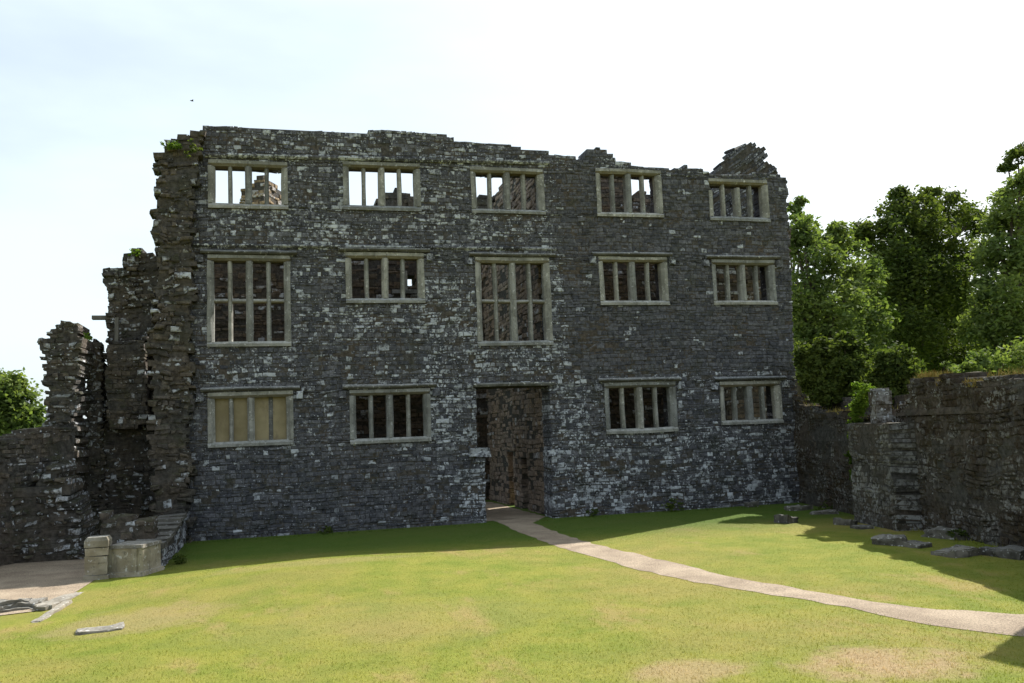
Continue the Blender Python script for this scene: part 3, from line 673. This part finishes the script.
gr = 'fallen stones lying along the right courtyard wall'
for (u, v, sx, sy_, sz, rz, sl, lab) in (
    (788, 523, .42, .5, .24, .3, 1, 'upright block of fallen stone nearest the front on the right lawn'),
    (800, 510, .8, .5, .2, .2, 1, 'dark flat slab lying in the corner where the right wall meets the front'),
    (825, 514, .9, .4, .14, -.5, 2, 'pale flat slabs lying just right of the dark corner slab'),
    (848, 525, .35, .5, .22, .4, 1, 'small pale block left of the buttress foot'),
    (864, 529, .4, .4, .14, .1, 1, 'small dark stone touching the buttress foot'),
    (893, 547, .4, .6, .26, .6, 1, 'thick notched block on the lawn in front of the buttress'),
    (920, 549, .45, .5, .17, .2, 1, 'low dark stone right of the notched block'),
    (952, 539, .4, 1.1, .24, .25, 2, 'stepped long stones lying against the right wall'),
    (962, 557, .8, .65, .2, .2, 1, 'broad flat slab on the lawn in front of the stepped stones'),
    (1018, 558, .7, .8, .24, .1, 1, 'squared stone at the far right edge below the wall')):
    x, y = gpos(u, v); rock('fallen_stone', lab, 'stone', x, y+.1, sx, sy_, sz*.82, rz, int(u), gr, slabs=sl)
x, y = gpos(705, 500); rock('fallen_stone', 'small stone at the foot of the front below the right windows', 'stone', x-.1, 26.6, .4, .25, .22, .1, 91)

# ------------------------------------------------------------------ vegetation
def leaves(mb, ctr, rad, n_clump, per, size, r, flat=.8, sgm=0):
    for k in range(n_clump):
        d = Vector((r.gauss(0, 1), r.gauss(0, 1), r.gauss(0, 1))).normalized(); d *= r.random()**.45
        c = ctr + Vector((d.x*rad.x, d.y*rad.y, d.z*rad.z)); sg = max(min(rad), sgm)*r.uniform(.12, .28)
        for i in range(per):
            p = c + Vector((r.gauss(0, sg), r.gauss(0, sg), r.gauss(0, sg*flat)))
            a = Vector((r.gauss(0, 1), r.gauss(0, 1), r.gauss(0, .55))).normalized(); b = a.cross(Vector((r.gauss(0, 1), r.gauss(0, 1), r.gauss(0, 1)))).normalized()
            s = size*r.uniform(.6, 1.25)
            B = len(mb.v); mb.v += [tuple(p-a*s), tuple(p-b*s*.5), tuple(p+a*s), tuple(p+b*s*.5)]; mb.face((B, B+1, B+2, B+3))
def tree(name, label, Y, base_u, blobs, mat, seed, size=.16, ncl=34, per=34, trunk=.3, group=None, cat='tree', zb=-.2):
    r = random.Random(seed)
    bs = []
    for (u, v, ru, rv, dy) in blobs:
        c = at(u, v, Y+dy); sc = (Y+dy)/FPX*1.04
        bs.append((c, Vector((ru*sc, (ru+rv)/2*sc, rv*sc))))
    bx = at(base_u, 440, Y).x
    root = empty(name, (bx, Y, zb), label, cat, group)
    mb = MB(); zt = max(c.z for c, q in bs); zl_ = min(c.z for c, q in bs)
    pts = [Vector((bx, Y, zb-.2)), Vector((bx+r.uniform(-.2, .2), Y, zb+(zt-zb)*.3)), Vector((bx+r.uniform(-.4, .4), Y+.2, zb+(zt-zb)*.6)), Vector((bx+r.uniform(-.5, .5), Y, zb+(zt-zb)*.9))]
    mb.tube(pts, [trunk, trunk*.75, trunk*.5, trunk*.15], 9)
    for c, q in bs:
        f = min(max((c.z-zb)/(zt-zb)-.25, .15), .8); s = pts[0].lerp(pts[3], f)
        mid = s.lerp(c, .5) + Vector((0, 0, .3))
        mb.tube([s, mid, c, c+Vector((r.uniform(-.3, .3), 0, q.z*.7))], [trunk*.38, trunk*.25, trunk*.13, .02], 6)
    fl(recalc_mb(mb), 'trunk', M['bark'], root)
    mb = MB()
    for c, q in bs: 
        k = max(.16, (q.x*q.z)/4.5); leaves(mb, c, q, int(ncl*k*2.9)+6, per, size*1.1, r, sgm=min(.7, size*5.5))
    fl(mb, 'crown', M[mat], root)
    return root
def recalc_mb(mb): return mb
tg = 'trees beyond the right courtyard wall'
tree('oak_tree', 'dark broad oak with gaps in its crown behind the middle of the right wall', 44, 905, [(905, 212, 32, 24, 0), (880, 235, 26, 26, -1), (945, 215, 34, 24, 1), (972, 222, 22, 22, 2), (915, 260, 42, 30, 0), (955, 262, 36, 30, 0), (893, 298, 36, 34, 1), (940, 310, 42, 36, 1), (905, 350, 46, 34, 2), (900, 270, 36, 40, -2), (905, 325, 40, 40, -2.5), (940, 285, 36, 30, -2), (925, 235, 40, 26, -1), (955, 355, 46, 30, 2), (900, 196, 14, 9, 0), (930, 194, 12, 7, 0), (862, 232, 12, 10, -1)], 'leaf_dark', 101, trunk=.5, group=tg, size=.125, per=48)
tree('ash_tree', 'soft mid green tree close beside the right end of the front', 38, 825, [(815, 262, 28, 30, 0), (845, 275, 26, 26, 0), (800, 300, 30, 34, 0), (835, 315, 36, 34, -1), (868, 320, 24, 26, 0), (812, 355, 36, 34, 0), (850, 360, 38, 32, 0), (795, 240, 20, 26, 1), (830, 243, 16, 12, 1), (880, 365, 26, 24, 0), (848, 248, 18, 20, 1), (838, 232, 12, 12, 1), (866, 275, 20, 24, 1), (862, 300, 22, 24, 2), (805, 235, 16, 18, .5)], 'leaf_mid', 102, trunk=.35, group=tg, size=.12, ncl=40)
tree('ash_tree', 'pale feathery tree cut off by the right edge of the picture', 37, 1030, [(1010, 215, 26, 30, 0), (1045, 200, 34, 34, 0), (1000, 255, 26, 30, 0), (1030, 260, 40, 36, 0), (1010, 305, 36, 36, -1), (1055, 300, 46, 46, 0), (990, 335, 24, 28, 0), (1030, 350, 46, 34, -1), (985, 285, 14, 20, 0), (1020, 180, 16, 14, 0), (993, 228, 16, 20, 1), (1003, 198, 14, 14, 1), (985, 255, 18, 24, 1.5), (978, 320, 20, 30, 1)], 'leaf_mid', 103, trunk=.35, group=tg, size=.12, ncl=40)
tree('pine_tree', 'tall dark tree top sticking out above the pale tree at the right edge', 56, 1040, [(1018, 156, 18, 9, 0), (1035, 150, 22, 12, 0), (1008, 167, 10, 4, 0), (1045, 175, 26, 12, 0), (1030, 210, 26, 20, 0)], 'leaf_dark', 104, trunk=.4, group=tg, size=.15)
tree('sparse_tree', 'thin sparse tree top showing just past the top right corner of the front', 50, 800, [(796, 212, 14, 12, 0), (806, 222, 14, 10, 0), (790, 235, 14, 12, 0), (800, 203, 7, 6, 0), (815, 240, 12, 10, 0)], 'leaf_pale', 105, trunk=.25, group=tg, size=.17, ncl=12, per=22)
tree('bright_bush', 'bright yellow green bush lit between the ash and the oak', 39.5, 875, [(874, 302, 14, 14, 0), (886, 315, 12, 16, 0), (866, 330, 14, 14, 0)], 'ivy', 106, trunk=.12, group=tg, size=.1)
bg_ = 'bushes low behind the right courtyard wall'
tree('hedge_bush', 'dark hazel bush behind the wall just right of the front', 25.2, 838, [(812, 376, 13, 24, .4), (836, 368, 18, 30, 0), (858, 376, 15, 24, -.4), (826, 392, 16, 14, 0), (850, 394, 16, 14, 0), (822, 347, 8, 8, .3), (846, 341, 9, 8, 0), (866, 360, 7, 9, 0), (804, 357, 7, 12, .5), (857, 350, 6, 6, 0)], 'leaf_dark', 107, trunk=.1, group=bg_, size=.07, ncl=150, cat='bush')
tree('hedge_bush', 'dark holly bush behind the wall beside the stone post', 21.6, 895, [(876, 384, 11, 18, .4), (892, 372, 14, 24, 0), (906, 376, 11, 18, -.3), (888, 394, 14, 12, 0), (884, 360, 6, 7, 0), (902, 354, 7, 7, 0), (912, 368, 6, 10, 0)], 'leaf_dark', 108, trunk=.1, group=bg_, size=.065, ncl=150, cat='bush')
tree('hedge_bush', 'pale elder bush leaning over the wall toward the right edge', 30, 990, [(985, 362, 24, 18, 0), (1012, 355, 30, 22, 0), (960, 370, 22, 14, 0), (1040, 362, 30, 24, 0)], 'leaf_mid', 109, trunk=.15, group=bg_, size=.09, cat='bush')
# distant dark wood behind those trees reads as one mass
mb = MB(); r = random.Random(77)
for k in range(110):
    u = 785 + k*2.9; v = r.uniform(290 + 30*math.sin(k*.35)**2, 405); Y = r.uniform(58, 66)
    leaves(mb, at(u, v, Y), Vector((3.0, 2.5, 3.2)), 12, 60, .23, r)
tag(mb.build('far_wood', M['leaf_dark']), 'dark wood filling the gaps behind the trees on the right', 'wood', kind='stuff')
tree('round_tree', 'rounded green tree beyond the left courtyard wall at the left edge', 70, 2, [(5, 392, 18, 18, 0), (22, 408, 16, 16, 0), (-14, 400, 24, 24, 0), (30, 424, 13, 12, 0), (5, 425, 26, 16, 0), (14, 385, 9, 8, 0), (35, 432, 12, 8, 0)], 'leaf_mid', 110, trunk=.4, size=.2, ncl=40)
# ivy on the right wall
root_p = onp(856, 440, WA+Nr*.15, Nr)
root = empty('ivy_plant', (root_p.x, root_p.y, 1), 'bright green ivy clump growing over the top of the right wall beside the post', 'ivy')
mb = MB(); r = random.Random(5)
for (u, v, ru, rv, o_) in ((862, 398, 11, 10, .3), (857, 408, 9, 10, .35), (868, 391, 9, 7, .3), (860, 388, 9, 6, .2), (855, 420, 6, 10, .3), (853, 434, 5, 14, .25), (851, 455, 5, 14, .2), (854, 476, 4, 10, .2), (858, 404, 10, 9, .1)):
    c = onp(u, v, WA+Nr*o_, Nr); sc = 21/FPX
    leaves(mb, c, Vector((ru*sc, ru*sc, rv*sc)), 26, 30, .05, r)
fl(mb, 'foliage', M['ivy'], root)
mb = MB(); p0 = onp(853, 490, WA+Nr*.08, Nr); p1 = onp(852, 450, WA+Nr*.08, Nr); p2 = onp(860, 408, WA+Nr*.1, Nr); mb.tube([p0, p1, p2], [.03, .025, .015], 6); fl(mb, 'stem', M['bark'], root)
def tuft(name, label, cat, c, rad, n, per, size, mat, seed, group=None):
    mb = MB(); leaves(mb, c, rad, n, per, size, random.Random(seed)); o = mb.build(name, M[mat]); return tag(o, label, cat, group)
tuft('wall_plant', 'yellow green weed sprouting from the torn top left corner of the front', 'weed', at(172, 146, FY-.6), Vector((.3, .2, .18)), 14, 16, .05, 'ivy', 1)
tuft('wall_plant', 'dark fern hanging on the torn edge at the top left of the front', 'weed', at(192, 150, FY-.6), Vector((.22, .12, .3)), 10, 14, .05, 'leaf_dark', 2)
tuft('wall_plant', 'green weed on top of the stepped side wall', 'weed', at(136, 252, 28.0), Vector((.3, .25, .12)), 10, 14, .045, 'ivy', 3)
tuft('wall_plant', 'small green weed growing on the shoulder of the tower stump', 'weed', at(88, 337, 25.5), Vector((.15, .15, .1)), 6, 14, .04, 'ivy', 4)
tuft('ground_plant', 'low dark weed clump at the foot of the front under the third lower window', 'weed', Vector((at(672, 503, 26.7).x, 26.7, .15)), Vector((.4, .25, .22)), 12, 18, .06, 'leaf_dark', 5)
for k, (x_, y_, lab) in enumerate(((9.3, 26.75, 'small weed at the foot of the front just right of the doorway'), (1.3, 26.75, 'small weed at the foot of the front below the second lower window'),
        (15.55, 23.9, 'dark nettles at the foot of the right wall between the front and the buttress'), (13.95, 16.6, 'dark nettles at the foot of the right wall behind the stepped stones'), (-2.2, 22.0, 'low weed at the foot of the lichened plinth by the pedestal'))):
    tuft('ground_plant', lab, 'weed', Vector((x_, y_, .1)), Vector((.3, .22, .16)), 10, 14, .045, 'leaf_dark', 20+k)
# withered grass growing along the right wall top
mb = MB(); r = random.Random(9)
for k in range(5200):
    s = r.uniform(0, Lr); 
    if r.random() < .55: s = r.uniform((tp[6][0]), tp[10][0])
    z = None
    for (a, za), (b, zb2) in zip(pr[1:-1], pr[2:-1]):
        if a <= s <= b: z = za + (zb2-za)*(s-a)/max(b-a, 1e-5)
    if z is None: continue
    if math.sin(s*2.3)+math.sin(s*5.1+1) < -.1: continue
    p = WA + Ur*s - Nr*r.uniform(.02, .8) + Z*(z-.04); d = Vector((r.gauss(0, .5), r.gauss(0, .5), 1)).normalized()*r.uniform(.08, .24)
    q = Vector((r.gauss(0, 1), r.gauss(0, 1), 0)).normalized()*.012; B = len(mb.v)
    mb.v += [tuple(p-q), tuple(p+q), tuple(p+d)]; mb.face((B, B+1, B+2))
t = NT('dry_grass'); M['dry'] = t.out(t.mix(t.rpi, (.26, .17, .05), (.22, .20, .05)))
tag(mb.build('dry_grass', M['dry']), 'withered grass growing along the broken top of the right wall', 'grass', kind='stuff')
# short mown blades over the near lawn and rougher ones along the foot of the walls
import numpy as np
g = np.random.default_rng(4)
def inpath(x, y):
    bad = np.zeros(len(x), bool)
    A_ = np.array([(p.x, p.y) for p in PATH_A]); B_ = np.array([(p.x, p.y) for p in PATH_B])
    C_ = (A_+B_)/2; hw = np.linalg.norm(A_-B_, axis=1)/2
    for c, h_ in zip(C_, hw): bad |= (x-c[0])**2 + (y-c[1])**2 < (h_*.9)**2
    return bad
N0 = 190000
y = 6.4 + (27-6.4)*g.random(N0)**1.5; x = -5.5 + 20.5*g.random(N0)
k = (x < .97*y+1.5) & (x > -.32*y-.6) & ~inpath(x, y) & ~((x < -3.3) & (y > 16)) & (x < 16.6-(26.9-y)*.24) & ~((y > 26.6))
x, y = x[k], y[k]; n = len(x)
hv = np.array([hgt(a, b) for a, b in zip(x, y)])
ht = g.uniform(.010, .030, n)*np.clip(1.2-(y-8)/14, .5, 1.2); ht[g.random(n) < .02] *= 1.7
edge = (y > 26.3) | (x > 16.3-(26.9-y)*.24); ht[edge] *= g.uniform(2, 8, edge.sum())
an = g.random(n)*6.283; wv = g.uniform(.004, .008, n)
V_ = np.empty((n, 3, 3)); ca_, sa_ = np.cos(an), np.sin(an)
V_[:, 0] = np.stack([x-ca_*wv, y-sa_*wv, hv-.003], 1); V_[:, 1] = np.stack([x+ca_*wv, y+sa_*wv, hv-.003], 1)
V_[:, 2] = np.stack([x+g.normal(0, .4, n)*ht, y+g.normal(0, .4, n)*ht, hv+ht], 1)
me = bpy.data.meshes.new('grass'); me.vertices.add(3*n); me.vertices.foreach_set('co', V_.ravel()); me.loops.add(3*n); me.loops.foreach_set('vertex_index', np.arange(3*n, dtype=np.int32))
me.polygons.add(n); me.polygons.foreach_set('loop_start', np.arange(0, 3*n, 3, dtype=np.int32)); me.update(); me.validate()
me.materials.append(M['grass']); o = bpy.data.objects.new('grass', me); COL.objects.link(o)
tag(o, 'short mown grass blades covering the courtyard lawn', 'grass', kind='stuff')
# bird
c = at(192, 101, 70)
root = empty('flying_bird', c, 'tiny dark bird flying high in the sky above the left corner of the front', 'bird')
mb = MB(); mb.tube([(-.22, 0, 0), (-.1, 0, .02), (.08, 0, .03), (.2, 0, 0)], [.02, .07, .07, .015], 8)
for s in (-1, 1):
    B = len(mb.v); mb.v += [(.08, 0, .04), (-.08, 0, .04), (-.12, s*.35, .14), (-.05, s*.5, .1), (.1, s*.3, .15), (.0, s*.15, .075)]
    mb.face((B, B+1, B+2, B+5)); mb.face((B, B+5, B+4)); mb.face((B+5, B+2, B+3, B+4))
mb.build('body', M['bird'], root); root.scale = (.6, .6, .6); root.rotation_euler = (.2, 0, .5)
